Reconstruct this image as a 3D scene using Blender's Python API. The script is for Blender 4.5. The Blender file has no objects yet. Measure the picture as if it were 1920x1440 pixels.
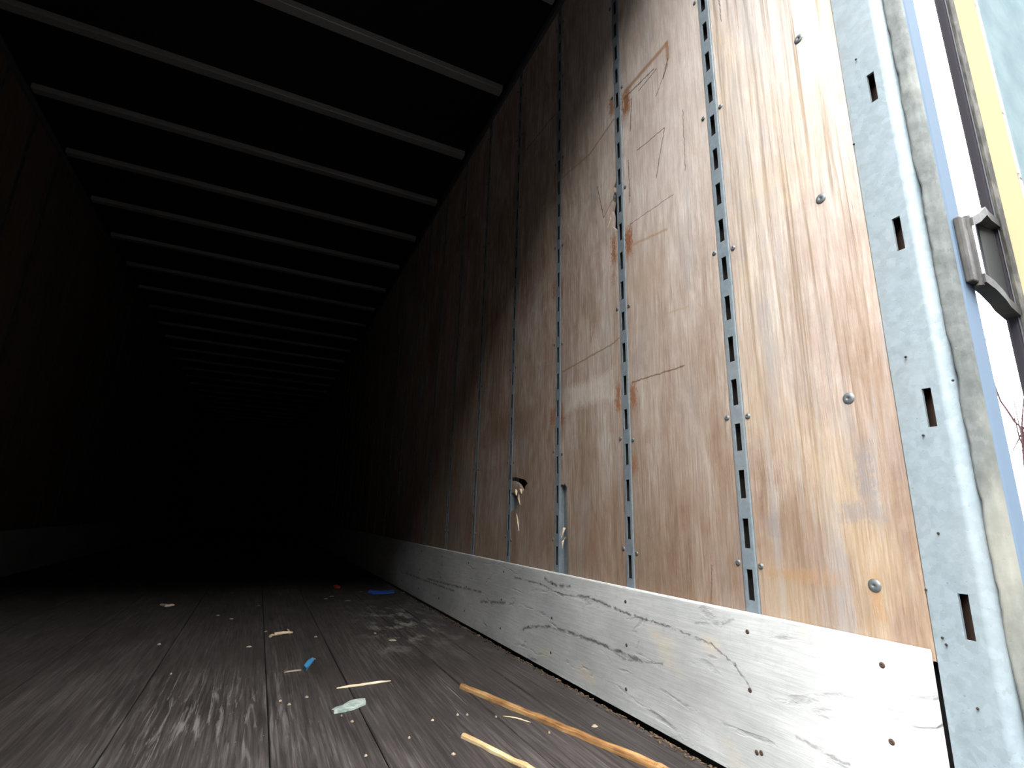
import bpy, bmesh, math, random
from mathutils import Vector, Matrix, Euler
random.seed(7)
S = bpy.context.scene
C = S.collection

# ---------------------------------------------------------------- camera, sky, exposure
FPX = 970.448
CAM = Vector((-0.9487, 0.0, 0.4834))
ROT = Euler((1.824, -0.0275, -0.4443), 'XYZ')
cd = bpy.data.cameras.new('camera'); cam = bpy.data.objects.new('camera', cd); C.objects.link(cam)
cd.sensor_fit = 'HORIZONTAL'; cd.sensor_width = 36.0; cd.lens = FPX / 1920 * 36.0; cd.clip_start = 0.01; cd.clip_end = 500
cam.location = CAM; cam.rotation_euler = ROT
S.camera = cam
w = bpy.data.worlds.new('overcast_sky'); S.world = w; w.use_nodes = True
bg = w.node_tree.nodes['Background']
bg.inputs[0].default_value = (0.93, 0.97, 1.0, 1); bg.inputs[1].default_value = 1.0
S.view_settings.view_transform = 'Standard'; S.view_settings.look = 'None'
S.view_settings.gamma = 1.0; S.view_settings.use_curve_mapping = False
S.view_settings.exposure = 4.75

RM = ROT.to_matrix()
def ray(px, py, axis, val):            # pixel of the 1920x1440 photo -> point on an axis-aligned plane of the trailer
    d = RM @ Vector(((px - 960) / FPX, -(py - 720) / FPX, -1.0))
    t = (val - CAM[axis]) / d[axis]
    return CAM + d * t
def wl(px, py): p = ray(px, py, 0, 0.0); return (p.y, p.z)
def fl(px, py): p = ray(px, py, 2, 0.0); return (p.x, p.y)

# ---------------------------------------------------------------- trailer dimensions (metres)
WID = 2.47; LEN = 16.0; HGT = 2.80
Y1 = 0.8236; PITCH = 0.4; NST = 38         # slotted wall posts
SCUFF = 0.308; SCT = 0.025
OPEN_Y = 0.40
BLOCKER_TOP = 8.6                                   # top of the unseen block added behind the camera to shade the low sky

# ---------------------------------------------------------------- helpers
def obj(name, me, mat=None, parent=None, loc=(0, 0, 0), rot=(0, 0, 0)):
    o = bpy.data.objects.new(name, me); C.objects.link(o)
    if parent: o.parent = parent
    o.location = loc; o.rotation_euler = rot
    if mat and me and not me.materials: me.materials.append(mat)
    return o
def tag(o, label, cat, group=None, kind=None):
    o['label'] = label; o['category'] = cat
    if group: o['group'] = group
    if kind: o['kind'] = kind
    return o
def empty(name, loc=(0, 0, 0)):
    o = bpy.data.objects.new(name, None); C.objects.link(o); o.location = loc; o.empty_display_size = .1; return o
def tomesh(bm, name, smooth=False):
    me = bpy.data.meshes.new(name); bmesh.ops.recalc_face_normals(bm, faces=bm.faces[:]); bm.to_mesh(me); bm.free()
    if smooth:
        for p in me.polygons: p.use_smooth = True
    return me
def add_box(bm, x0, x1, y0, y1, z0, z1):
    vs = [bm.verts.new(p) for p in ((x0,y0,z0),(x1,y0,z0),(x1,y1,z0),(x0,y1,z0),(x0,y0,z1),(x1,y0,z1),(x1,y1,z1),(x0,y1,z1))]
    for f in ((0,1,2,3),(4,5,6,7),(0,1,5,4),(1,2,6,5),(2,3,7,6),(3,0,4,7)): bm.faces.new([vs[i] for i in f])
def box_me(name, x0, x1, y0, y1, z0, z1, bev=0.0, seg=2):
    bm = bmesh.new(); add_box(bm, x0, x1, y0, y1, z0, z1)
    if bev: bmesh.ops.bevel(bm, geom=bm.edges[:], offset=bev, segments=seg, affect='EDGES', profile=.5)
    return tomesh(bm, name)
def prism(name, pts, axis, a, b, closed=True, smooth=False):
    """2-D outline extruded along an axis. axis 'z': pts are (x,y); axis 'x': pts are (y,z)."""
    bm = bmesh.new()
    def P(u, v, t): return (u, v, t) if axis == 'z' else ((t, u, v) if axis == 'x' else (u, t, v))
    lo = [bm.verts.new(P(u, v, a)) for u, v in pts]; hi = [bm.verts.new(P(u, v, b)) for u, v in pts]
    n = len(pts)
    for i in range(n if closed else n - 1):
        j = (i + 1) % n; bm.faces.new((lo[i], lo[j], hi[j], hi[i]))
    if closed:
        bm.faces.new(lo); bm.faces.new(hi)
    return tomesh(bm, name, smooth)
def tube(bm, pts, radii, n=7, squash=1.0):
    rings = []
    for i, p in enumerate(pts):
        p = Vector(p); a = Vector(pts[max(i-1, 0)]); b = Vector(pts[min(i+1, len(pts)-1)])
        t = (b - a).normalized(); up = Vector((0, 0, 1)) if abs(t.z) < .9 else Vector((1, 0, 0))
        s = t.cross(up).normalized(); u = s.cross(t).normalized(); r = radii[i]
        rings.append([bm.verts.new(p + s * math.cos(k * 2 * math.pi / n) * r + u * math.sin(k * 2 * math.pi / n) * r * squash) for k in range(n)])
    for A, B in zip(rings, rings[1:]):
        for k in range(n): bm.faces.new((A[k], A[(k+1) % n], B[(k+1) % n], B[k]))
    bm.faces.new(rings[0]); bm.faces.new(rings[-1])

# ---------------------------------------------------------------- node helpers
class NB:
    def __init__(s, name):
        s.mat = bpy.data.materials.new(name); s.mat.use_nodes = True; s.t = s.mat.node_tree
        s.b = s.t.nodes['Principled BSDF']; g = s.n('ShaderNodeNewGeometry'); s.pos = g.outputs['Position']
    def n(s, typ, **kw):
        nd = s.t.nodes.new(typ)
        for k, v in kw.items(): setattr(nd, k, v)
        return nd
    def put(s, sock, v):
        if isinstance(v, bpy.types.NodeSocket): s.t.links.new(v, sock)
        elif isinstance(v, (tuple, list)) and sock.type == 'RGBA': sock.default_value = tuple(v) + ((1,) if len(v) == 3 else ())
        else: sock.default_value = v
    def m(s, op, a, b=0.0, clamp=False):
        nd = s.n('ShaderNodeMath', operation=op, use_clamp=clamp); s.put(nd.inputs[0], a); s.put(nd.inputs[1], b); return nd.outputs[0]
    def vm(s, op, a, b=(0, 0, 0), out=0):
        nd = s.n('ShaderNodeVectorMath', operation=op); s.put(nd.inputs[0], a)
        if op == 'SCALE': s.put(nd.inputs['Scale'], b)
        else: s.put(nd.inputs[1], b)
        return nd.outputs[out]
    def scale(s, v, k): return s.vm('MULTIPLY', v, k)
    def rnd(s):
        o = s.n('ShaderNodeObjectInfo').outputs['Random']
        return s.vm('SCALE', (17.0, 43.0, 29.0), o)
    def noise(s, v, detail=5, rough=.55, dist=0.0, sc=1.0):
        nd = s.n('ShaderNodeTexNoise'); s.put(nd.inputs['Vector'], v); nd.inputs['Scale'].default_value = sc
        nd.inputs['Detail'].default_value = detail; nd.inputs['Roughness'].default_value = rough; nd.inputs['Distortion'].default_value = dist
        return nd.outputs['Fac']
    def voro(s, v, sc=1.0, feature='F1', out='Distance'):
        nd = s.n('ShaderNodeTexVoronoi', feature=feature); s.put(nd.inputs['Vector'], v); nd.inputs['Scale'].default_value = sc
        return nd.outputs[out]
    def map(s, v, a, b, c=0.0, d=1.0, smooth=False):
        nd = s.n('ShaderNodeMapRange', clamp=True, interpolation_type='SMOOTHSTEP' if smooth else 'LINEAR')
        for i, x in enumerate((v, a, b, c, d)): s.put(nd.inputs[i], x)
        return nd.outputs[0]
    def mix(s, f, a, b, mode='MIX'):
        nd = s.n('ShaderNodeMix', data_type='RGBA', blend_type=mode); s.put(nd.inputs[0], f); s.put(nd.inputs[6], a); s.put(nd.inputs[7], b); return nd.outputs[2]
    def ramp(s, f, stops):
        nd = s.n('ShaderNodeValToRGB'); s.put(nd.inputs[0], f); e = nd.color_ramp.elements
        while len(e) < len(stops): e.new(.5)
        for el, (p, c) in zip(e, stops): el.position = p; el.color = tuple(c) + (1,)
        return nd.outputs[0]
    def xyz(s, v=None):
        nd = s.n('ShaderNodeSeparateXYZ'); s.put(nd.inputs[0], v if v is not None else s.pos); return nd.outputs
    def seg(s, v, a, b, wd, soft=.4):
        """1 on a thin line between two points, 0 away from it"""
        a = Vector(a); ab = Vector(b) - a
        pa = s.vm('SUBTRACT', v, tuple(a)); t = s.m('DIVIDE', s.vm('DOT_PRODUCT', pa, tuple(ab), 1), ab.length_squared, clamp=True)
        d = s.vm('LENGTH', s.vm('SUBTRACT', pa, s.vm('SCALE', tuple(ab), t)), out=1)
        return s.map(d, wd * soft, wd, 1.0, 0.0)
    def boxm(s, v, c, r, soft=.25):
        """1 inside an axis-aligned patch with soft edges"""
        q = s.vm('ABSOLUTE', s.vm('SUBTRACT', v, tuple(c))); q = s.vm('DIVIDE', q, tuple(r)); x = s.xyz(q)
        d = s.m('MAXIMUM', x[1], x[2]) if r[0] > 50 else s.m('MAXIMUM', x[0], x[1])
        return s.map(d, 1 - soft, 1.0, 1.0, 0.0)
    def out(s, col=None, rough=.6, metal=0.0, spec=.3, bump=None, bs=.3, bd=.002):
        if col is not None: s.put(s.b.inputs['Base Color'], col)
        s.put(s.b.inputs['Roughness'], rough); s.put(s.b.inputs['Metallic'], metal); s.b.inputs['Specular IOR Level'].default_value = spec
        if bump is not None:
            nd = s.n('ShaderNodeBump'); nd.inputs['Strength'].default_value = bs; nd.inputs['Distance'].default_value = bd
            s.put(nd.inputs['Height'], bump); s.t.links.new(nd.outputs[0], s.b.inputs['Normal'])
        return s.mat
def plain(name, col, rough=.6, metal=0.0, spec=.3): 
    return NB(name).out(col, rough, metal, spec)

# ---------------------------------------------------------------- materials
def plywood(name, marks, grime_shade=0.0):
    B = NB(name); v = B.vm('ADD', B.pos, B.rnd()); x = B.xyz(); z = x[2]; y = x[1]
    fine = B.noise(B.scale(v, (1, 170, 9)), 6, .7)
    streak = B.noise(B.scale(v, (1, 34, 2.6)), 6, .68, .7)
    mott = B.noise(B.scale(v, (1, 15, 6.0)), 8, .72, 1.2)
    blot = B.noise(B.scale(v, (1, 3.2, 1.8)), 5, .6, 1.0)
    warp = B.noise(B.scale(v, (1, 2.6, .9)), 3, .5)
    ring = B.m('SINE', B.m('MULTIPLY', warp, 120.0)); ring = B.map(ring, .35, 1.0)
    ringmask = B.map(B.noise(B.scale(v, (1, 4.0, 2.0)), 4), .48, .64)
    f = B.m('ADD', B.m('MULTIPLY', blot, .34), B.m('ADD', B.m('MULTIPLY', streak, .33), B.m('MULTIPLY', mott, .33)))
    col = B.ramp(f, [(.36, (.205, .120, .080)), (.44, (.335, .230, .168)), (.505, (.43, .325, .255)), (.57, (.515, .435, .37)), (.65, (.64, .575, .515))])
    col = B.mix(B.m('MULTIPLY', B.m('MULTIPLY', ring, ringmask), .34), col, (.24, .135, .085))
    col = B.mix(B.map(fine, .36, .55, .55, 0.0), col, (.17, .10, .066))
    col = B.mix(B.map(fine, .58, .76, 0.0, .45), col, (.66, .585, .51))
    rs = B.m('MULTIPLY', B.map(B.noise(B.scale(v, (1, 20, 4)), 6, .7), .56, .70), B.map(B.noise(B.scale(v, (1, 2.5, 2.2)), 3), .48, .60))
    col = B.mix(B.m('MULTIPLY', rs, .45), col, (.27, .13, .058))
    # cargo dirt and old water stain on the lower half, ragged upper edge
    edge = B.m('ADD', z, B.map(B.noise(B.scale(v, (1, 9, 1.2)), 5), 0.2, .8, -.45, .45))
    dirt = B.map(edge, .25, 1.45, .95, 0.0)
    col = B.mix(dirt, col, B.mix(.65, col, (.165, .105, .066)))
    daylight_tint = B.m('MULTIPLY', B.map(edge, .55, 1.5), B.map(y, 1.7, .5, 0.0, .60))
    col = B.mix(daylight_tint, col, (.66, .605, .55))  # lightens the upper wall toward the door, daylight painted into the colour
    near = B.map(y, .86, .78)                     # the sheet beside the door is rain-worn: raised yellow grain, grey streaks
    gl_ = B.noise(B.scale(v, (1, 85, 1.6)), 5, .65, .5)
    col = B.mix(B.m('MULTIPLY', near, B.map(gl_, .36, .50, .75, 0.0)), col, (.20, .135, .085))
    col = B.mix(B.m('MULTIPLY', near, B.map(B.noise(B.scale(v, (1, 30, 1.9)), 5, .6, .6), .50, .64, 0.0, .6)), col, (.30, .275, .255))
    col = B.mix(B.m('MULTIPLY', near, B.map(blot, .46, .62, 0.0, .35)), col, (.46, .33, .19))
    grey = B.map(B.noise(B.scale(v, (1, 11, 2.2)), 6, .6), .56, .74, 0.0, .5)
    col = B.mix(grey, col, (.26, .235, .23))
    if marks:
        def patch(col, px0, py0, px1, py1, c, amt, rag=.02):
            a = wl(px0, py0); b = wl(px1, py1)
            cc = (0, (a[0]+b[0])/2, (a[1]+b[1])/2); rr = (99, abs(a[0]-b[0])/2+1e-3, abs(a[1]-b[1])/2+1e-3)
            return B.mix(B.m('MULTIPLY', B.m('MULTIPLY', B.boxm(vr, cc, rr, .55), tear), amt), col, c)
        tear = B.map(B.noise(B.scale(B.pos, (1, 55, 14)), 5, .65), .28, .46)
        nn = B.n('ShaderNodeTexNoise'); B.put(nn.inputs['Vector'], B.scale(B.pos, (1, 60, 26))); nn.inputs['Detail'].default_value = 4
        vr = B.vm('ADD', B.pos, B.vm('SCALE', B.vm('SUBTRACT', nn.outputs['Color'], (.5, .5, .5)), .055))
        RUST = (.235, .085, .030); DK = (.16, .085, .05); PALE = (.72, .64, .56); GR = (.19, .175, .175)
        for a in ((1163,175,1184,212,RUST,.95),(1141,185,1154,212,RUST,.8),(1170,425,1187,482,RUST,.95),(1145,440,1156,500,RUST,.9),
                  (1146,505,1156,535,RUST,.5),(1153,715,1164,775,RUST,.9),(1180,716,1196,770,RUST,.8),(1183,850,1196,890,RUST,.55),
                  (1030,765,1043,800,RUST,.75),(1048,755,1060,805,RUST,.75),(1048,520,1058,565,RUST,.7),(1036,530,1042,565,RUST,.7),
                  (1050,295,1057,330,RUST,.7),(1038,315,1043,350,RUST,.6),(888,820,896,860,RUST,.6),(902,818,912,845,RUST,.5),
                  (1420,1058,1520,1095,(.30,.16,.07),.45),(1050,728,1160,748,PALE,.4),(905,790,1040,815,DK,.35),
                  (1170,500,1260,560,(.40,.27,.18),.35),(1595,820,1650,960,GR,.7),(1560,940,1680,985,GR,.55),(1540,560,1580,760,(.33,.28,.25),.35),
                  (1625,1060,1665,1180,(.33,.17,.07),.55),(1480,1060,1600,1110,(.36,.20,.09),.35),(1130,900,1160,990,(.27,.15,.09),.3),
                  (1090,960,1150,1090,(.24,.13,.08),.4),(1430,960,1470,1010,GR,.4)):
            col = patch(col, *a)
        nl = B.n('ShaderNodeTexNoise'); B.put(nl.inputs['Vector'], B.scale(B.pos, (1, 16, 16)))
        vl = B.vm('MULTIPLY', B.vm('ADD', B.pos, B.vm('SCALE', B.vm('SUBTRACT', nl.outputs['Color'], (.5, .5, .5)), .008)), (0, 1, 1))
        def line(col, px0, py0, px1, py1, wd, c, amt=.85):
            a = wl(px0, py0); b = wl(px1, py1)
            return B.mix(B.m('MULTIPLY', B.seg(vl, (0,) + a, (0,) + b, wd), amt), col, c)
        LN = (.13, .075, .05)
        for a in ((1185,717,1282,686,.003,LN),(1055,697,1150,644,.004,(.22,.13,.08)),(1150,644,1160,634,.004,(.22,.13,.08)),
                  (1172,172,1248,84,.012,(.27,.13,.06),.75),(1250,80,1252,110,.010,(.27,.13,.06),.8),(1252,110,1244,145,.004,LN),(1170,185,1225,130,.004,LN),
                  (1184,185,1182,245,.003,LN),(1230,130,1198,170,.003,LN),(1245,240,1195,282,.0025,LN),(1246,240,1230,335,.0025,LN),(1252,120,1230,180,.0025,LN),
                  (1178,300,1181,380,.0025,LN),(1182,420,1263,364,.0025,LN,.6),(1280,205,1285,320,.002,LN,.7),(1184,460,1250,430,.006,(.33,.19,.11),.6),
                  (1120,350,1132,408,.003,LN),(1132,408,1148,375,.003,LN),(1108,640,1105,590,.004,(.30,.19,.12)),(1118,595,1108,640,.004,(.30,.19,.12)),
                  (1150,225,1105,290,.006,(.24,.14,.09),.7),(1105,290,1052,335,.006,(.24,.14,.09),.5),(1040,215,985,283,.004,LN,.8),
                  (1335,1060,1334,1140,.002,LN,.8),(1005,690,1040,678,.003,(.25,.25,.28),.6),(1348,0,1352,40,.002,LN),
                  (1233,550,1242,590,.004,(.36,.24,.17),.7),(1242,590,1290,575,.004,(.36,.24,.17),.6),(1310,570,1355,620,.004,(.36,.24,.17),.6),
                  (1075,1010,1108,950,.014,(.24,.13,.08),.22),(1110,950,1145,1030,.012,(.24,.13,.08),.22)):
            col = line(col, *a)
    if grime_shade: col = B.mix(grime_shade, col, (.045, .028, .020))  # dark mix for the unlit walls, their shade painted in
    bump = B.m('ADD', B.m('MULTIPLY', fine, .6), B.m('MULTIPLY', streak, .8))
    return B.out(col, .78, 0, .10, bump, .7, .004)
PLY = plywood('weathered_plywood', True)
PLYL = plywood('shaded_plywood', False, .8)  # same plywood darkened: shade of left and front walls put into its colour

def galvanised(name, base, dark, grime_shade, metal=.35, rough=.45):
    B = NB(name); v = B.pos
    sp = B.voro(B.vm('ADD', v, B.vm('SCALE', B.n('ShaderNodeTexNoise').outputs['Color'], .02)), 95, out='Color'); cell = B.xyz(sp)[0]
    n = B.noise(B.scale(v, (30, 30, 30)), 6, .65); big = B.noise(B.scale(v, (5, 9, 3)), 5)
    col = B.mix(B.map(cell, 0, 1, 0, .35), base, dark)
    col = B.mix(B.map(n, .45, .7, 0, .4), col, dark)
    pit = B.map(B.voro(v, 70), 0.05, .13, .8, 0.0); pm = B.map(B.noise(B.scale(v, (20, 20, 20)), 2), .55, .62)
    col = B.mix(B.m('MULTIPLY', pit, pm), col, (.12, .12, .12))
    col = B.mix(B.map(big, .5, .72, 0, grime_shade), col, (.27, .25, .20))
    return B.out(col, B.map(n, .3, .7, rough - .1, rough + .15), metal, .4, B.m('ADD', n, B.m('MULTIPLY', pit, -.6)), .25, .002)
GALV = galvanised('galvanised_steel', (.205, .238, .252), (.108, .130, .138), .15, .15, .5)
GALVS = galvanised('slotted_post_steel', (.175, .203, .220), (.10, .118, .128), .25, .1, .6)
OLDG = galvanised('weathered_steel', (.095, .10, .093), (.030, .033, .028), .7, .1, .7)
RUSTY = galvanised('rusty_hinge_steel', (.042, .038, .034), (.020, .017, .015), .3, .2, .7)
ALU = plain('dull_aluminium', (.07, .07, .072), .6, .2, .2)
BOWM = NB('roof_bow_aluminium'); BOWM = BOWM.out((.25, .24, .228), .5, .3, .3)
SKIN = plain('outer_skin_aluminium', (.035, .032, .030), .7, .0)
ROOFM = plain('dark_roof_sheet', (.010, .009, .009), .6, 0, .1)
BLUEP = plain('pale_blue_steel', (.095, .125, .165), .8, 0, .05)
RUBBER = plain('door_rubber', (.022, .018, .021), .8, 0, .1)
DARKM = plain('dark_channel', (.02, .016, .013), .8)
SCREWM = plain('screw_steel', (.13, .135, .135), .5, .5, .4)
RUSTN = plain('rusty_nail', (.055, .032, .022), .8)
GREYP = plain('grey_painted_steel', (.022, .0225, .022), .6, .0)

def kickboard(grime_shade=0.0):
    B = NB('shaded_kick_board' if grime_shade else 'weathered_kick_board'); v = B.pos
    wv = B.vm('ADD', v, B.vm('SCALE', B.vm('SUBTRACT', B.noise(B.scale(v, (1, 2.2, 5)), 3) , (.5, .5, .5)), .0))
    warp = B.noise(B.scale(v, (1, 1.6, 4.5)), 4, .55, .6)
    z = B.xyz()[2]
    phase = B.m('ADD', B.m('MULTIPLY', z, 60.0), B.m('MULTIPLY', warp, 26.0))
    line = B.map(B.m('SINE', phase), .86, 1.0)
    broken = B.map(B.noise(B.scale(v, (1, 9, 22)), 5, .6), .50, .66)
    crack = B.m('MULTIPLY', line, broken)
    fine = B.noise(B.scale(v, (1, 7, 110)), 6, .65)
    mott = B.noise(B.scale(v, (40, 40, 40)), 6, .7)
    blot = B.noise(B.scale(v, (3, 2.6, 5)), 5, .6)
    col = B.ramp(blot, [(.30, (.36, .355, .34)), (.50, (.47, .465, .445)), (.70, (.58, .57, .54))])
    col = B.mix(B.map(fine, .40, .60, .22, 0), col, (.25, .24, .22))
    col = B.mix(B.map(mott, .52, .72, 0, .35), col, (.30, .29, .27))
    col = B.mix(B.map(B.noise(B.scale(v, (9, 7, 12)), 4), .60, .72, 0, .4), col, (.58, .48, .32))
    col = B.mix(B.m('MULTIPLY', crack, .40), col, (.12, .11, .10))
    nl = B.n('ShaderNodeTexNoise'); B.put(nl.inputs['Vector'], B.scale(v, (1, 20, 30))); nl.inputs['Detail'].default_value = 2
    vl = B.vm('MULTIPLY', B.vm('ADD', v, B.vm('SCALE', B.vm('SUBTRACT', nl.outputs['Color'], (.5, .5, .5)), .011)), (0, 1, 1))
    gap = B.map(B.noise(B.scale(v, (1, 30, 60)), 3), .36, .52)
    def sc(px, py): p = ray(px, py, 0, -SCT); return (0, p.y, p.z)
    bm_ = None
    for pts, wd, a in (([(976,1181),(990,1176),(1028,1175),(1058,1183),(1100,1198),(1160,1222),(1200,1240)], .0045, .8), 
                   ([(1100,1120),(1160,1147),(1250,1175),(1330,1208),(1375,1248),(1405,1292)], .0022, .7),
                   ([(1018,1085),(1040,1098),(1065,1100)], .005, .85), ([(960,1082),(1010,1095),(1050,1115),(1100,1120),(1150,1140),(1190,1158)], .003, .7),
                   ([(1190,1158),(1260,1178)], .003, .6), ([(1300,1168),(1350,1170),(1370,1162)], .003, .4),
                   ([(900,1128),(945,1130)], .005, .8), ([(800,1085),(840,1096),(900,1110)], .005, .8), ([(760,1075),(800,1090),(850,1108)], .005, .7),
                   ([(1490,1380),(1540,1410),(1590,1435)], .0025, .45), ([(1120,1202),(1170,1237),(1240,1245)], .0022, .55)):
        for p, q in zip(pts, pts[1:]):
            col = B.mix(B.m('MULTIPLY', B.m('MULTIPLY', B.seg(vl, sc(*p), sc(*q), wd * 1.5, .2), gap), a), col, (.06, .052, .048))
    if grime_shade: col = B.mix(grime_shade, col, (.05, .05, .052))  # dark mix that paints the left side's shade onto the board
    h = B.m('ADD', B.m('MULTIPLY', crack, -1.0), B.m('MULTIPLY', fine, .5))
    return B.out(col, .6, 0, .3, h, .5, .003)
KICK = kickboard(); KICKL = kickboard(.6)  # second copy is the left board, darkened to imitate its shade

def floorwood():
    B = NB('dark_floor_wood'); v = B.vm('ADD', B.pos, B.rnd()); p = B.pos
    fine = B.noise(B.scale(v, (150, 4.5, 1)), 6, .65); st = B.noise(B.scale(v, (34, 1.6, 1)), 5, .6, .3); bl = B.noise(B.scale(v, (5, 2.4, 1)), 5, .6)
    col = B.ramp(B.m('ADD', B.m('MULTIPLY', st, .5), B.m('MULTIPLY', bl, .5)), [(.32, (.030, .024, .021)), (.5, (.050, .041, .037)), (.68, (.078, .066, .060))])
    col = B.mix(B.map(fine, .40, .58, .7, 0), col, (.014, .011, .010))
    col = B.mix(B.map(fine, .58, .74, 0, .5), col, (.13, .11, .10))
    scr = B.map(B.noise(B.scale(v, (210, 3.0, 1)), 3, .5), .66, .74); smk = B.map(B.noise(B.scale(p, (4, 2, 1)), 3), .46, .62)
    col = B.mix(B.m('MULTIPLY', B.m('MULTIPLY', scr, smk), .8), col, (.26, .23, .21))
    dust = B.map(B.noise(B.scale(p, (16, 7, 1)), 5, .65), .50, .68)
    c0 = fl(745, 1165); zone = B.boxm(B.pos, (c0[0], c0[1], 0), (.26, .75, 9), .8)
    col = B.mix(B.m('MULTIPLY', B.m('MULTIPLY', dust, zone), .7), col, (.30, .27, .23))
    c1 = fl(390, 1330); z1 = B.boxm(B.pos, (c1[0], c1[1], 0), (.28, .5, 9), .9)
    s1 = B.map(B.noise(B.scale(v, (70, 5, 1)), 4, .6, .6), .54, .66)
    col = B.mix(B.m('MULTIPLY', B.m('MULTIPLY', s1, z1), .6), col, (.24, .22, .20))
    chip = B.map(B.voro(p, 55), .06, .12, .7, 0); cm = B.map(B.noise(B.scale(p, (14, 14, 14)), 2), .60, .66)
    col = B.mix(B.m('MULTIPLY', chip, cm), col, (.20, .16, .13))
    return B.out(col, B.map(bl, .3, .7, .5, .75), 0, .22, B.m('ADD', fine, st), .4, .002)
FLOORM = floorwood()

def splitwood(name, a, b, c):
    B = NB(name); co = B.n('ShaderNodeTexCoord').outputs['Object']
    n = B.noise(B.scale(co, (6, 140, 140)), 5, .6); m = B.noise(B.scale(co, (14, 30, 30)), 4)
    col = B.ramp(B.m('ADD', B.m('MULTIPLY', n, .5), B.m('MULTIPLY', m, .5)), [(.35, a), (.5, b), (.65, c)])
    return B.out(col, .7, 0, .2, n, .4, .002)
STICK1 = splitwood('orange_split_wood', (.10, .045, .018), (.27, .135, .048), (.42, .26, .12))
STICK2 = splitwood('yellow_split_wood', (.27, .16, .07), (.46, .31, .15), (.56, .42, .25))
PALEW = splitwood('pale_splinter_wood', (.42, .30, .18), (.60, .46, .30), (.72, .60, .44))
CHIPW = splitwood('dull_chip_wood', (.20, .14, .09), (.32, .24, .17), (.42, .34, .26))
CRUMB = splitwood('brown_crumbs', (.025, .015, .009), (.070, .044, .027), (.16, .11, .07))

# ---------------------------------------------------------------- the setting: floor
floor = tag(empty('floor', (-WID/2, 8, 0)), 'dark scuffed hardwood trailer floor of long planks', 'floor', kind='structure')
XB = [-.040, -.186, -.341, -.648, -.862, -1.17, -1.48, -1.79, -2.10, -2.43]
for a, b in zip(XB[1:], XB):
    obj('plank', box_me('plank', a + .0011, b - .0011, .42 - floor.location.y, LEN - floor.location.y, -.035, 0, .0022, 1), FLOORM, floor, (WID/2, 0, 0))
obj('subfloor', box_me('subfloor', -WID - .03, .03, .42 - 8, LEN - 8, -.075, -.037), DARKM, floor, (WID/2, 0, 0))

# ---------------------------------------------------------------- the setting: right wall (slotted posts, plywood panels, screws)
SZ = [.362 + .1035 * i for i in range(24)]
def strip_me():
    bm = bmesh.new()
    ys = [-.0145, -.0076, .0076, .0145]; zs = [0.0]
    for c in SZ: zs += [c - .0305, c + .0305]
    zs.append(HGT)
    for xx in (-.0015, .0010):
        g = [[bm.verts.new((xx, y, z)) for y in ys] for z in zs]
        for i in range(len(zs) - 1):
            for j in range(3):
                if j == 1 and i % 2 == 1: continue
                bm.faces.new((g[i][j], g[i][j+1], g[i+1][j+1], g[i+1][j]))
        if xx < 0: front = g
    for i in range(1, len(zs) - 1, 2):           # slot walls
        for (p, q) in (((i,1),(i,2)), ((i+1,1),(i+1,2)), ((i,1),(i+1,1)), ((i,2),(i+1,2))):
            A = front[p[0]][p[1]]; Bv = front[q[0]][q[1]]; f = g
            bm.faces.new((A, Bv, f[q[0]][q[1]], f[p[0]][p[1]]))
    # rounded shoulders, sides and flanges of the hat section
    for s in (-1, 1):
        prof = [(-.0015, .0145), (-.0010, .0165), (.0010, .0180), (.0150, .0184), (.0160, .0200), (.0165, .0560 if s < 0 else .0290)]
        col = [[bm.verts.new((x, s * y, z)) for x, y in prof] for z in (0, HGT)]
        for k in range(len(prof) - 1): bm.faces.new((col[0][k], col[0][k+1], col[1][k+1], col[1][k]))
    # added dark faces: shade and rust in the post's hollow, put in as colour
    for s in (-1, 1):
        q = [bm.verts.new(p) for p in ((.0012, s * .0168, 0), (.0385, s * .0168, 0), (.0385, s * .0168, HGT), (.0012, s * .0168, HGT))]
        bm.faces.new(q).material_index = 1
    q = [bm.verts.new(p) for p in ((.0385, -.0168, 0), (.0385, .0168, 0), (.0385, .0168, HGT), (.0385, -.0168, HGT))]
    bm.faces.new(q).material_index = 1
    return tomesh(bm, 'slotted_post')
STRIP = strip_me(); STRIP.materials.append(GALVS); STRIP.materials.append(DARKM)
wall = tag(empty('wall_right', (0, 8, 0)), 'worn brown plywood trailer wall with slotted steel posts', 'wall', kind='structure')
def wobj(name, me, mat, loc=(0, 0, 0), rot=(0, 0, 0)):
    return obj(name, me, mat, wall, (loc[0], loc[1] - 8, loc[2]), rot)
wobj('outer_skin', box_me('outer_skin', .040, .048, .40, LEN + .05, -.12, HGT + .06), SKIN)
YS = [Y1 + PITCH * k for k in range(NST)]
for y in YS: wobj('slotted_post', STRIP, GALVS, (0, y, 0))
G = .0200; PT = .012
def wall_panel(pts): return prism('plywood_panel', pts, 'x', 0.0, PT)
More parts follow.
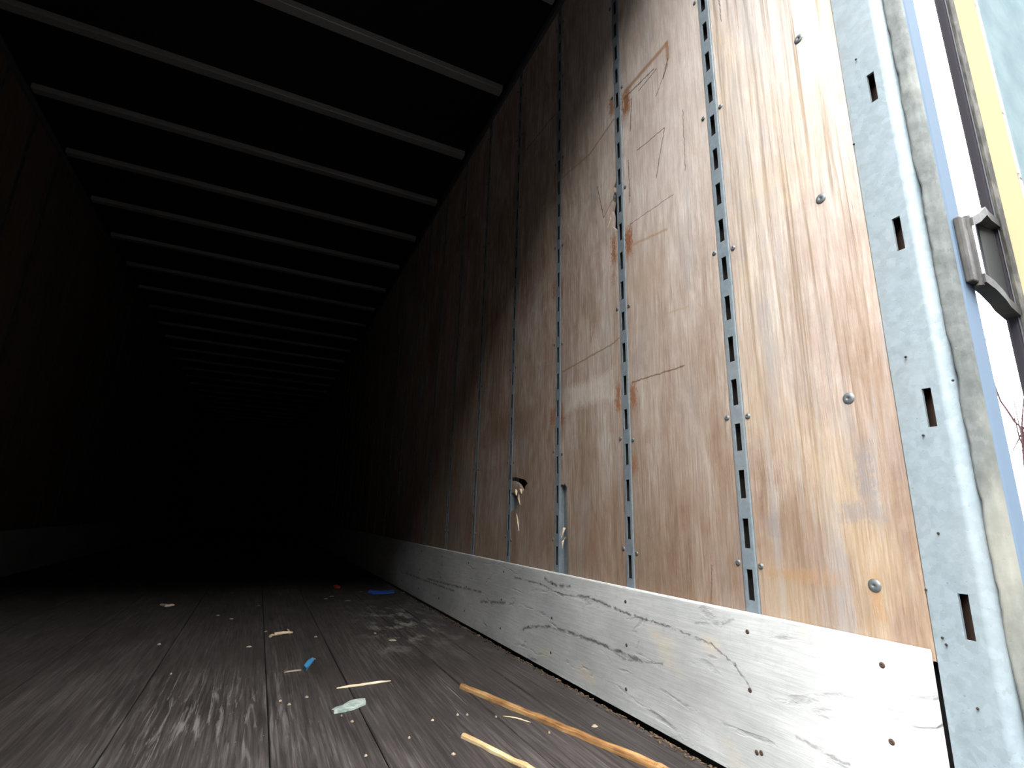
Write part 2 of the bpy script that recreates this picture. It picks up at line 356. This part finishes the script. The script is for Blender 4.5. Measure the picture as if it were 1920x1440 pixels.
# nearest sheet, beside the steel door post
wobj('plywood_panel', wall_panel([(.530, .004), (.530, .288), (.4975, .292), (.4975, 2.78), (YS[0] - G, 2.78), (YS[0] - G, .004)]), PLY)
generic = wall_panel([(-PITCH/2 + G, .004), (-PITCH/2 + G, 2.78), (PITCH/2 - G, 2.78), (PITCH/2 - G, .004)])
W = wl
for k in range(NST - 1):
    a = YS[k] + G; b = YS[k+1] - G
    if k == 1:     # near edge torn at mid height, deep edge broken away at the bottom so that the post flange shows
        pts = [(a, .004), (a, 1.415), (a + .012, 1.425), (a + .024, 1.44), (a + .020, 1.475), (a + .026, 1.50), (a + .016, 1.53), (a + .020, 1.55), (a + .008, 1.565), (a + .011, 1.585), (a, 1.60),
               (a, 2.78), (b, 2.78), (b, .597), (b - .010, .603), (b - .022, .599), (b - .030, .604), (b - .042, .592), (b - .040, .55), (b - .046, .47), (b - .050, .40), (b - .051, .31), (b - .051, .004)]
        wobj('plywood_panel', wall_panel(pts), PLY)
    elif k == 2:
        wobj('plywood_panel', wall_panel([(a, .004), (a, 2.78), (b, 2.78), (b, .648), (1.967, .650), (1.925, .641), (1.885, .634), (1.857, .618), (1.878, .608), (1.886, .592), (1.896, .588),
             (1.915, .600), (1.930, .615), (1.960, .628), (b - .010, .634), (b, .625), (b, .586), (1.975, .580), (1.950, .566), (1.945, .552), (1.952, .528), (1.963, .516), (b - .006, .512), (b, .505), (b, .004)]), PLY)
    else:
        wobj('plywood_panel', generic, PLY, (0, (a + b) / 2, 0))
for (y0, z0, y1, z1, y2, z2, wd) in ((1.935,.585,1.925,.56,1.900,.535,.006), (1.962,.515,1.930,.47,1.905,.435,.004), (1.925,.60,1.905,.592,1.888,.578,.007),
                                     (1.965,.60,1.950,.588,1.938,.572,.008), (1.575,.425,1.580,.41,1.572,.39,.009), (1.585,.455,1.578,.44,1.580,.42,.006), (1.285,1.50,1.272,1.47,1.282,1.44,.004)):
    bm = bmesh.new(); tube(bm, [(.006, y0, z0), (-.004, y1, z1), (-.010, y2, z2)], [wd, wd * .7, .001], 5, .5)
    wobj('splinter', tomesh(bm, 'splinter'), PALEW)
# top rail along the wall head
wobj('top_rail', box_me('top_rail', -.014, .012, .44, LEN, 2.755, 2.80, .003, 1), ALU)

def screw_me(r, h, name='screw'):
    prof = [(0, h * .55), (r * .16, h * .55), (r * .22, h), (r * .55, h * .96), (r * .85, h * .62), (r, 0)]
    n = 14; bm = bmesh.new(); rings = []
    c = bm.verts.new((-prof[0][1], 0, 0))
    for rr, hh in prof[1:]: rings.append([bm.verts.new((-hh, rr * math.cos(2*math.pi*k/n), rr * math.sin(2*math.pi*k/n))) for k in range(n)])
    for k in range(n): bm.faces.new((c, rings[0][k], rings[0][(k+1) % n]))
    for A, B in zip(rings, rings[1:]):
        for k in range(n): bm.faces.new((A[k], A[(k+1) % n], B[(k+1) % n], B[k]))
    return tomesh(bm, name, True)
SCREW = screw_me(.0068, .0030); BIG = screw_me(.0112, .0026, 'large_screw'); NAIL = screw_me(.0048, .0018, 'nail')
SCREW.materials.append(SCREWM); BIG.materials.append(SCREWM); NAIL.materials.append(RUSTN)
ZR = [.405, .715, 1.132, 1.545, 1.945, 2.355, 2.66]
for z in (.390, .712, 1.129, 1.535, 1.945, 2.355): wobj('large_screw', BIG, None, (0, .5725, z), (random.random() * 6, 0, 0))
for k, y in enumerate(YS[:14]):
    for i, z in enumerate(ZR):
        for s in (-1, 1):
            if k == 2 and s < 0 and z < .59: continue
            if k == 3 and s < 0 and .5 < z < .65: continue
            wobj('screw', SCREW, None, (0, y + s * (.0290 + random.uniform(-.001, .001)), z + random.uniform(-.006, .006) + (.004 * s)), (random.random() * 6, 0, 0))

# kick board along the foot of the right wall
bb = tag(empty('baseboard_right', (0, 8, 0)), 'whitish weathered kick board with cracks along right wall foot', 'kick board', kind='structure')
obj('board', prism('kick_board', [(-SCT, .006), (-.0165, SCUFF - .003), (-.0150, SCUFF), (-.003, SCUFF), (-.003, .006)], 'y', .5005 - 8, LEN - 8), KICK, bb)
for k, y in enumerate([.568] + YS[:10]):
    for i, z in enumerate(((.272, .165, .060) if k else (.272, .165))):
        obj('nail', NAIL, None, bb, (-SCT + z * .0281, y + random.uniform(-.004, .006) - 8, z))
        if k == 1 and i == 2: obj('nail', NAIL, None, bb, (-SCT + z * .0281, y - .012 - 8, z + .003))

# ---------------------------------------------------------------- the setting: left wall, ceiling with roof bows, front wall
wl_o = tag(empty('wall_left', (-WID, 8, 0)), 'shadowed plywood trailer wall on the far left side', 'wall', kind='structure')
obj('outer_skin', box_me('outer_skin_left', -.048, -.040, .40 - 8, LEN + .05 - 8, -.12, HGT + .06), SKIN, wl_o)
GALVD = plain('shaded_post_steel', (.05, .055, .06), .6, .2)  # same post steel made darker, left and front end shade put into the colour
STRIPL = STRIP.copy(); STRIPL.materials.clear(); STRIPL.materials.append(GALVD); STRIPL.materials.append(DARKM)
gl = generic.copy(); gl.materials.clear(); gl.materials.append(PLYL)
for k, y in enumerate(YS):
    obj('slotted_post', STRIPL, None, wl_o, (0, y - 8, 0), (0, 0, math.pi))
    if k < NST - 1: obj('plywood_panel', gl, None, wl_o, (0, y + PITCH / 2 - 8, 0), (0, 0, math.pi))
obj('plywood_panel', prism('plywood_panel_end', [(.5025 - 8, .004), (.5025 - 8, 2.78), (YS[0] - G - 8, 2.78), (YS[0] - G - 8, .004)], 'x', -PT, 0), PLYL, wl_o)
obj('top_rail', box_me('top_rail_left', -.012, .014, .44 - 8, LEN - 8, 2.755, 2.80, .003, 1), ALU, wl_o)
bl = tag(empty('baseboard_left', (-WID, 8, 0)), 'dim grey kick board along the foot of left wall', 'kick board', kind='structure')
obj('board', box_me('kick_board_left', .003, SCT, .4925 - 8, LEN - 8, .006, SCUFF, .002, 2), KICKL, bl)

ceil = tag(empty('ceiling', (-WID/2, 8, HGT)), 'near-black trailer roof underside crossed by pale metal roof bows', 'ceiling', kind='structure')
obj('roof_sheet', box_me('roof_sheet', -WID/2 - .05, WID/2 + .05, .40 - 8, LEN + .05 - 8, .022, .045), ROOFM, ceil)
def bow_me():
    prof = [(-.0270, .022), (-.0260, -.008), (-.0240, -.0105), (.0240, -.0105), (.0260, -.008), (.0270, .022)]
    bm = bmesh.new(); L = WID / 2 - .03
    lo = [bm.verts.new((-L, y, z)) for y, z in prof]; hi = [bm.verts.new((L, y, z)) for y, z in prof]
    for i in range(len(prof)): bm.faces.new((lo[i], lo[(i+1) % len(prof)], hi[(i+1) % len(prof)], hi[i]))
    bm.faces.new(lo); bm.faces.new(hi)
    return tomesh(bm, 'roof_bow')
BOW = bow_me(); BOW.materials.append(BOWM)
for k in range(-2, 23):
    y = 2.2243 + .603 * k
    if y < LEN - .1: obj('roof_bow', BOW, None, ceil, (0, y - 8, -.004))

wf = tag(empty('wall_front', (-WID/2, LEN, 0)), 'unlit front end wall deep inside the dark trailer', 'wall', kind='structure')
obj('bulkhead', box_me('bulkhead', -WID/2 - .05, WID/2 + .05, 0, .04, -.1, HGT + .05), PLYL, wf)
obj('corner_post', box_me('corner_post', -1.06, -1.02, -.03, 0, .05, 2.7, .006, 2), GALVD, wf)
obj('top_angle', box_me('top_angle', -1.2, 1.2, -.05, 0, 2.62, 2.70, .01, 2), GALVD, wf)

# ---------------------------------------------------------------- rear door posts, header, sill
ZB, ZT = -.16, 2.86
def arc(cx, cy, r, a0, a1, n): return [(cx + r * math.cos(math.radians(a0 + (a1 - a0) * i / n)), cy + r * math.sin(math.radians(a0 + (a1 - a0) * i / n))) for i in range(n + 1)]
FS = [.362 + .3115 * i for i in range(-1, 8)]
def post_face():
    """slotted galvanised jamb: flat inner face with long slots, rounded rear corner"""
    bm = bmesh.new(); X0 = .0005
    ys = [.4960, .4550, .4420, .430]; zs = [ZB]
    for c in FS: zs += [c - .0315, c + .0315]
    zs.append(ZT)
    g = [[bm.verts.new((X0, y, z)) for y in ys] for z in zs]; h = [[bm.verts.new((X0 + .005, y, z)) for y in ys] for z in zs]
    for G_ in (g, h):
        for i in range(len(zs) - 1):
            for j in range(3):
                if j == 1 and i % 2 == 1: continue
                bm.faces.new((G_[i][j], G_[i][j+1], G_[i+1][j+1], G_[i+1][j]))
    for i in range(1, len(zs) - 1, 2):
        for (p, q) in (((i,1),(i,2)), ((i+1,1),(i+1,2)), ((i,1),(i+1,1)), ((i,2),(i+1,2))):
            bm.faces.new((g[p[0]][p[1]], g[q[0]][q[1]], h[q[0]][q[1]], h[p[0]][p[1]]))
    back = [bm.verts.new((.030, .4960, z)) for z in (ZB, ZT)]
    bm.faces.new((g[0][0], g[-1][0], back[1], back[0]))
    prof = arc(.0185, .430, .018, 180, 270, 8) + [(.024, .412)]
    cols = [[bm.verts.new((x, y, z)) for x, y in prof] for z in (ZB, ZT)]
    for k in range(len(prof) - 1):
        f = bm.faces.new((cols[0][k], cols[0][k+1], cols[1][k+1], cols[1][k])); f.smooth = True
    return tomesh(bm, 'jamb_face')
post = tag(empty('trim_1', (0, .45, 0)), 'galvanised steel door post with tall slots beside plywood', 'door post', kind='structure')
def pobj(name, me, mat): return obj(name, me, mat, post, (0, -.45, 0))
pobj('jamb_face', post_face(), GALV)
pobj('inner_channel', prism('inner_channel', [(.030, .50), (.030, .43), (.036, .43), (.036, .50)], 'z', ZB, ZT), plain('rusted_channel', (.030, .014, .008), .85))
# weathered rear section, slightly wavy welded seam along its front edge
def rear_section():
    bm = bmesh.new(); prof = [(.0130, .4115), (.0100, .4095), (.0095, .4070), (.0120, .4030), (.0135, .3980), (.0140, .3940), (.0165, .3905), (.0205, .3880), (.0270, .3868)]
    zs = [ZB + (ZT - ZB) * i / 220 for i in range(221)]; rows = []
    for z in zs:
        wv = .0012 * math.sin(z * 23) + .0010 * math.sin(z * 57 + 1) + (.0022 if math.sin(z * 17) + math.sin(z * 41) > .9 else 0) + random.uniform(-.0012, .0012)
        row = []
        for i, (x, y) in enumerate(prof):
            kx = (wv if i in (0, 1, 2) else wv * .3 if i == 3 else 0)
            row.append(bm.verts.new((x + abs(kx) * .5, y + kx, z)))
        rows.append(row)
    for A, B in zip(rows, rows[1:]):
        for k in range(len(prof) - 1): f = bm.faces.new((A[k], A[k+1], B[k+1], B[k])); f.smooth = True
    return tomesh(bm, 'rear_section')
pobj('rear_section', rear_section(), OLDG)
pobj('rear_flange', prism('rear_flange', [(.026, .3872), (.030, .3850), (.064, .3850), (.064, .480), (.050, .480), (.050, .395), (.026, .395)], 'z', ZB, ZT), BLUEP)
# small spatter lumps and holes on the jamb
for px, py in ((1604,111),(1697,669),(1730,816),(1786,713),(1735,1106),(1766,1196),(1773,1209),(1832,1329),(1600,270),(1758,1000)):
    p = ray(px, py, 0, -.004); bm = bmesh.new(); bmesh.ops.create_icosphere(bm, subdivisions=1, radius=.0022)
    pobj('rivet_hole', tomesh(bm, 'rivet_hole'), DARKM).location = (p.x + .0012, p.y - .45, p.z)
# left post, header and sill close the rear opening
post2 = tag(obj('trim_2', prism('left_post', [(0, .502), (0, .43), (-.016, .414), (-.064, .385), (-.064, .502)], 'z', ZB, ZT), GALV, None, (-WID, 0, 0)), 'galvanised steel door post on the closed door side', 'door post', kind='structure')
header = tag(obj('trim_3', box_me('header', -WID - .06, .064, .385, .50, 2.72, 2.90, .006, 2), GALV), 'steel header beam over the rear trailer doorway', 'header', kind='structure')
sill = tag(obj('trim_4', box_me('sill', -WID - .06, .064, .36, .419, -.16, -.001, .006, 2), GALV), 'steel sill under the rear trailer doorway', 'sill', kind='structure')

# ---------------------------------------------------------------- doors
SKINB = NB('pale_blue_door_skin')
_n = SKINB.noise(SKINB.scale(SKINB.pos, (14, 14, 14)), 6, .6)
SKINB = SKINB.out(SKINB.mix(SKINB.map(_n, .35, .7), (.110, .142, .150), (.145, .178, .185)), .9, 0, 0.0, _n, .1, .002)
CREAM = plain('cream_door_edge', (.235, .20, .115), .8, 0, .05)
CREAMW = NB('worn_white_edge'); _n = CREAMW.noise(CREAMW.scale(CREAMW.pos, (60, 60, 25)), 5, .6)
CREAMW = CREAMW.out(CREAMW.mix(CREAMW.map(_n, .55, .62), (.25, .24, .215), (.05, .035, .025)), .6)
BROWNE = NB('worn_brown_edge'); _n = BROWNE.noise(BROWNE.scale(BROWNE.pos, (70, 70, 18)), 6, .65)
BROWNE = BROWNE.out(BROWNE.mix(BROWNE.map(_n, .42, .60), (.030, .026, .021), (.095, .085, .070)), .6, .1, .3, _n, .3, .002)
door = tag(empty('door_1', (.2, .37, 0)), 'open trailer door with cream edge and pale blue face', 'door', kind='structure')
def dobj(name, pts, mat, z0=-.02, z1=2.74, parent=None): return obj(name, prism(name, pts, 'z', z0, z1), mat, door, (-.2, -.37, 0))
dobj('rubber_gasket', [(.2000, .4030), (.1985, .3990), (.1985, .3900), (.2000, .3880), (.215, .3880), (.215, .4030)], RUBBER)
dobj('seal_lip', [(.2005, .3878), (.1990, .3862), (.2005, .3850), (.215, .3850), (.215, .3878)], ALU)
dobj('brown_edge', [(.2015, .3848), (.2000, .3800), (.2010, .3735), (.215, .3735), (.215, .3848)], BROWNE)
dobj('cream_edge', [(.2010, .3733), (.2135, .3480), (.230, .3480), (.230, .3733)], CREAM)
dobj('edge_bead', [(.2135, .3478), (.2150, .3440), (.230, .3440), (.230, .3478)], CREAMW)
dobj('inner_skin', [(.2155, .3438), (.2175, .3425), (1.43, .3425), (1.43, .3436), (.2155, .3450)], SKINB)
dobj('core', [(.2300, .3452), (1.43, .3452), (1.43, .4000), (.2300, .4000)], CREAM)
# hinge: leaf on the post, two bent arms, grey leaf on the door
hinge = empty('hinge', (0, 0, .93)); hinge.parent = door; hinge.location = (-.2, -.37, .93)
def hob(name, me, mat): return obj(name, me, mat, hinge)
hob('post_leaf', box_me('post_leaf', .036, .058, .3735, .3848, -.058, .060, .003, 2), RUSTY)
def arm(name, z, dz, bend):
    bm = bmesh.new(); path = [(.060, .378, z), (.085, .377, z + bend * .35), (.115, .378, z + bend * .9), (.150, .386, z + bend), (.205, .394, z + bend * 1.15)]
    hw = [.014, .0135, .013, .012, .012]; rows = []
    for (x, y, zz), hh in zip(path, hw):
        rows.append([bm.verts.new((x, y - .011, zz - dz)), bm.verts.new((x, y + .011, zz - dz)), bm.verts.new((x, y + .011, zz + dz)), bm.verts.new((x, y - .011, zz + dz))])
    for A, B in zip(rows, rows[1:]):
        for k in range(4): bm.faces.new((A[k], A[(k+1) % 4], B[(k+1) % 4], B[k]))
    bm.faces.new(rows[0]); bm.faces.new(rows[-1])
    return hob(name, tomesh(bm, name), RUSTY)
arm('upper_arm', .052, .008, .040); arm('lower_arm', -.050, .008, -.022)
hob('door_leaf', box_me('door_leaf', .140, .199, .3905, .3965, -.068, .086, .003, 2), GREYP)
bm = bmesh.new(); tube(bm, [(.060, .3775, -.062), (.060, .3775, .064)], [.0075, .0075], 12); hob('pin', tomesh(bm, 'pin', False), RUSTY)

door2 = tag(empty('door_2', (-WID + .62, .38, 0)), 'closed pale blue trailer door on the left half', 'door', kind='structure')
obj('inner_skin', box_me('closed_door_skin', -.62, .615, .016, .020, .005, 2.715), SKINB, door2)
obj('core', box_me('closed_door_core', -.62, .615, -.03, .0158, .002, 2.718, .002, 1), SKINB, door2)
obj('rubber_gasket', box_me('closed_door_gasket', .6152, .628, -.03, .02, .005, 2.715, .004, 2), RUBBER, door2)

# ---------------------------------------------------------------- litter on the floor
def shard(name, mat, pts, wd, h, label, cat, group=None, seed=0, n=6, taper=True):
    """split sliver lying on the floor along floor points given in metres, origin at its first end"""
    rg = random.Random(seed); o = Vector((pts[0][0], pts[0][1], 0)); bm = bmesh.new(); rows = []
    P = [Vector((x, y, 0)) for x, y in pts]
    dense = []
    for a, b in zip(P, P[1:]):
        for i in range(n): dense.append(a.lerp(b, i / n))
    dense.append(P[-1]); N = len(dense)
    ang = math.atan2(P[-1].y - P[0].y, P[-1].x - P[0].x)
    for i, c in enumerate(dense):
        t = i / (N - 1); d = (dense[min(i+1, N-1)] - dense[max(i-1, 0)]).normalized(); s = Vector((-d.y, d.x, 0))
        k = (.35 + .65 * min(1, min(t, 1 - t) * 5)) if taper else 1.0
        wv = wd * k * rg.uniform(.82, 1.1) / 2; hh = h * k * rg.uniform(.85, 1.1); off = s * rg.uniform(-.12, .12) * wd
        c = c + off
        ring = [c - s * wv, c - s * wv * .92 + Vector((0, 0, hh * .62)), c - s * wv * .25 + Vector((0, 0, hh)), c + s * wv * .55 + Vector((0, 0, hh * .88)), c + s * wv + Vector((0, 0, hh * .25)), c + s * wv * .9]
        rows.append([bm.verts.new(p - o) for p in ring])
    for A, B in zip(rows, rows[1:]):
        for k in range(6): bm.faces.new((A[k], A[(k+1) % 6], B[(k+1) % 6], B[k]))
    bm.faces.new(rows[0]); bm.faces.new(rows[-1])
    bmesh.ops.rotate(bm, verts=bm.verts[:], cent=(0, 0, 0), matrix=Matrix.Rotation(-ang, 3, 'Z'))
    ob = obj(name, tomesh(bm, name), mat, None, (o.x, o.y, .0005), (0, 0, ang))
    return tag(ob, label, cat, group)
F = fl
e1 = Vector(F(1228, 1442)); s1 = Vector(F(866, 1290)); d1 = (e1 - s1).normalized()
shard('wood_strip', STICK1, [F(866,1290), F(960,1330), F(1060,1370), tuple(e1), tuple(e1 + d1 * .06)], .019, .013, 'long orange-brown split wood strip nearest the white kick board', 'wood strip', seed=3, taper=False)
e2 = Vector(F(985, 1440)); s2 = Vector(F(868, 1383)); d2 = (e2 - s2).normalized()
shard('wood_strip', STICK2, [F(868,1383), tuple(e2), tuple(e2 + d2 * .07)], .014, .009, 'short yellow split wood strip with a jagged end at bottom edge', 'wood strip', seed=5, taper=False)
shard('splinter', PALEW, [F(631,1291), F(680,1285), F(732,1277)], .010, .005, 'thin tan pointed splinter between blue shard and pale plastic strip', 'splinter', seed=8)
shard('splinter', splitwood('grey_splinter_wood', (.16,.12,.10), (.26,.20,.16), (.36,.29,.23)), [F(533,1261), F(565,1257)], .008, .004, 'small grey-brown splinter touching the blue plastic shard', 'splinter', seed=9)
shard('splinter', PALEW, [F(943,1343), F(968,1347), F(995,1355)], .004, .002, 'hair-thin pale splinter beside the long orange-brown strip', 'splinter', seed=10)
shard('wood_sliver', PALEW, [F(300,1134), F(312,1137.5), F(327,1135)], .020, .010, 'curved pale sliver lying alone far left on dark floor', 'wood sliver', seed=11)

def plate(name, mat, px, h, label, cat, crease=.0, seed=1):
    """thin flat scrap with a ragged outline and a slightly curled sheet, lying on the floor"""
    rg = random.Random(seed); pts = [Vector((*F(*p), 0)) for p in px]; o = sum(pts, Vector()) / len(pts)
    bm = bmesh.new(); n = len(pts)
    lo = [bm.verts.new((p.x - o.x, p.y - o.y, 0)) for p in pts]
    hi = [bm.verts.new((p.x - o.x, p.y - o.y, h + rg.uniform(0, crease))) for p in pts]
    for i in range(n): bm.faces.new((lo[i], lo[(i+1) % n], hi[(i+1) % n], hi[i]))
    bm.faces.new(lo)
    c = bm.verts.new((0, 0, h + crease * .9))
    for i in range(n): bm.faces.new((hi[i], hi[(i+1) % n], c))
    return tag(obj(name, tomesh(bm, name), mat, None, (o.x, o.y, .0005)), label, cat)
B = NB('pale_green_plastic'); _n = B.noise(B.scale(B.pos, (60, 60, 60)), 4)
PGRN = B.out(B.mix(B.map(_n, .4, .62), (.22, .27, .24), (.42, .46, .41)), .45)
plate('plastic_strip', PGRN, [(621,1334),(626,1339),(640,1337),(662,1332),(686,1322),(684,1314),(668,1316),(655,1320),(640,1326),(630,1328)], .003, 'pale green torn plastic strip lying on the floor', 'plastic strip', .006)
plate('plastic_shard', plain('blue_plastic', (.055, .24, .46), .4), [(569,1254),(574,1259),(580,1251),(589,1238),(586,1238),(577,1243)], .004, 'small pointed blue plastic shard on the floor', 'plastic shard', .006, 2)
plate('plastic_strap', plain('blue_strap_plastic', (.035, .10, .50), .4), [(689,1112),(700,1114.5),(724,1114),(739,1112),(739,1109),(726,1110.5),(705,1110.5),(692,1109.5)], .004, 'blue plastic strap scrap lying near the far kick board', 'plastic strap', .008, 3)
plate('plastic_scrap', plain('red_plastic', (.50, .015, .025), .4), [(624,1100),(627,1103),(637,1103.5),(638,1100.5),(631,1098.5)], .006, 'tiny red plastic scrap on the dark floor', 'plastic scrap', .006, 4)
# forked twig with its side shoot
tw = tag(empty('forked_twig', (*F(528, 1190), 0)), 'small pale forked twig on the floor left of blue shard', 'twig')
def twig_part(name, a, b, r):
    A = Vector((*F(*a), r)) - tw.location; Bv = Vector((*F(*b), r)) - tw.location; bm = bmesh.new()
    tube(bm, [A, A.lerp(Bv, .5) + Vector((0, 0, .002)), Bv], [r, r * .9, r * .6], 7); return obj(name, tomesh(bm, name), PALEW, tw)
twig_part('stem', (514,1192.5), (548,1189), .0065); twig_part('shoot', (543,1189.5), (538.5,1182), .0045); twig_part('stub', (506,1196), (513,1193.5), .0055)
# small chips
chips = [(736,1201,17,5),(652,1127,14,3),(622,1118,10,2.2),(611,1123,9,2.2),(467,1213,11,3),(484,1135.5,8,2.2),(811,1352,7,3),(767,1385,6,5),(604,1063,8,1.6),(469,1061,8,1.5),
         (558,1058,12,1.4),(526,1315,5,3),(542,1322,8,4),(575,1308,8,3),(434,1161,9,2),(408,1155,9,2),(298,1209,7,3),(677,1110,8,1.8),(592,1195,6,3),(703,1188,5,2.5),(1030,1375,5,4),(858,1341,6,4),
         (756,1112,8,3),(876,1341,6,4),(640,1343,4,3),(686,1418,6,4),(660,1354,8,3),(850,1415,10,5),(498,1185,5,2),(435,1112,5,1.6),(320,1264,4,2.5),(1115,1363,14,5),(930,1345,4,3),(588,1237,3,2)]
for i, (px, py, pw, ph) in enumerate(chips):
    a = F(px - pw * .4, py + random.uniform(-.6, .6)); b = F(px + pw * .4, py + random.uniform(-.6, .6)); dep = (Vector(F(px, py - ph / 2)) - Vector(F(px, py + ph / 2))).length
    shard('wood_chip', CHIPW, [a, b], min(.016, max(.004, dep * .7)), .004, 'tiny pale wood chip scattered on the dark plank floor', 'wood chip', 'wood chips on the floor', seed=20 + i, n=3)

# crumbs and frayed wood in the joint between floor and kick board: nobody could count them
bm = bmesh.new(); rg = random.Random(4)
for i in range(1500):
    y = .6 + 5.4 * rg.random() ** 1.5; x = -.029 - abs(rg.gauss(0, .015)); r = rg.uniform(.0010, .0042)
    el = rg.uniform(1, 4) if rg.random() < .35 else 1.2
    mt = Matrix.Translation((x, y, r * .5 - (.006 if x > -.042 else 0))) @ Matrix.Rotation(rg.gauss(math.pi / 2, .5), 4, 'Z') @ Matrix.Diagonal((r * el, r, r * .7, 1))
    bmesh.ops.create_icosphere(bm, subdivisions=1, radius=1, matrix=mt)
for v in bm.verts: v.co += Vector((rg.uniform(-1, 1), rg.uniform(-1, 1), rg.uniform(-1, 1))) * .0007
tag(obj('debris_line', tomesh(bm, 'debris_line'), CRUMB), 'brown crumbs and frayed wood along the kick board foot', 'debris', kind='stuff')

# ---------------------------------------------------------------- outside: yard ground and a bare shrub behind the open door
B = NB('yard_gravel'); _n = B.noise(B.scale(B.pos, (3, 3, 3)), 8, .7)
GRD = B.out(B.mix(_n, (.009, .009, .009), (.018, .017, .016)), .9, 0, .1, _n, .5, .03)
tag(obj('ground', box_me('ground', -60, 60, -60, 70, -1.5, -1.2), GRD), 'brown gravel yard around the trailer', 'ground', kind='structure')
B = NB('blocker_dark'); _r = B.m('SINE', B.m('MULTIPLY', B.xyz()[0], 21.0))
BLOCKM = B.out((.012, .012, .013), .9, 0, .05, _r, .6, .03)
blocker = tag(empty('sky_blocker', (10, -8, -1.2)), 'unseen dark block added behind the camera to shade low sky', 'light blocker', kind='structure')  # made-up block, sized to cut sky light entering the doorway
obj('blocker_main', box_me('blocker_main', -18, 24, -18, 0, 0, BLOCKER_TOP + 1.2), BLOCKM, blocker)
obj('blocker_low', box_me('blocker_low', -60, -18.01, -18, 0, 0, 8.6), BLOCKM, blocker)  # lower block added to keep low sky light off the upper wall
BARK = plain('reddish_bark', (.030, .015, .015), .9, 0, .1)
def P(px, py, x=4.0): return ray(px, py, 0, x)
sh = tag(empty('bare_shrub', (4.1, P(1925, 850).y, -1.2)), 'leafless reddish shrub behind the open trailer door', 'shrub')
def twig(name, pts, r0, r1):
    bm = bmesh.new(); n = len(pts); tube(bm, [Vector(p) - sh.location for p in pts], [r0 + (r1 - r0) * i / (n - 1) for i in range(n)], 6)
    return obj(name, tomesh(bm, name), BARK, sh)
base = Vector((4.1, P(1925, 850).y, -1.22))
twig('stem', [base, base.lerp(P(1924, 880), .5) + Vector((.06, .03, 0)), P(1925, 900), P(1919, 840), P(1916, 803)], .016, .008)
twig('branch', [P(1916,803), P(1902,790), P(1889,770), P(1876,752), P(1866,725), P(1860,703), P(1855,692), P(1853,672), P(1849,650), P(1848,634)], .008, .0025)
twig('branch', [P(1916,803), P(1917,780), P(1920,750), P(1923,700), P(1926,640)], .006, .003)
twig('branch', [P(1919,838), P(1911,820), P(1906,798), P(1900,775), P(1895,752)], .006, .002)
twig('branch', [P(1920,845), P(1902,842), P(1885,838)], .005, .002)
twig('branch', [P(1914,815), P(1909,826), P(1899,845), P(1890,862)], .005, .002)
twig('branch', [P(1917,806), P(1928,790), P(1945,770), P(1960,720)], .006, .002)
for i in range(9):
    a = base.lerp(P(1925, 850), random.uniform(.35, .95)); dv = Vector((random.uniform(-.1, .8), random.uniform(-.6, .2), random.uniform(.4, 1.0)))
    twig('branch', [a, a + dv * .35 + Vector((0, 0, .05)), a + dv * .8 + Vector((.05, 0, .2))], .007, .002)
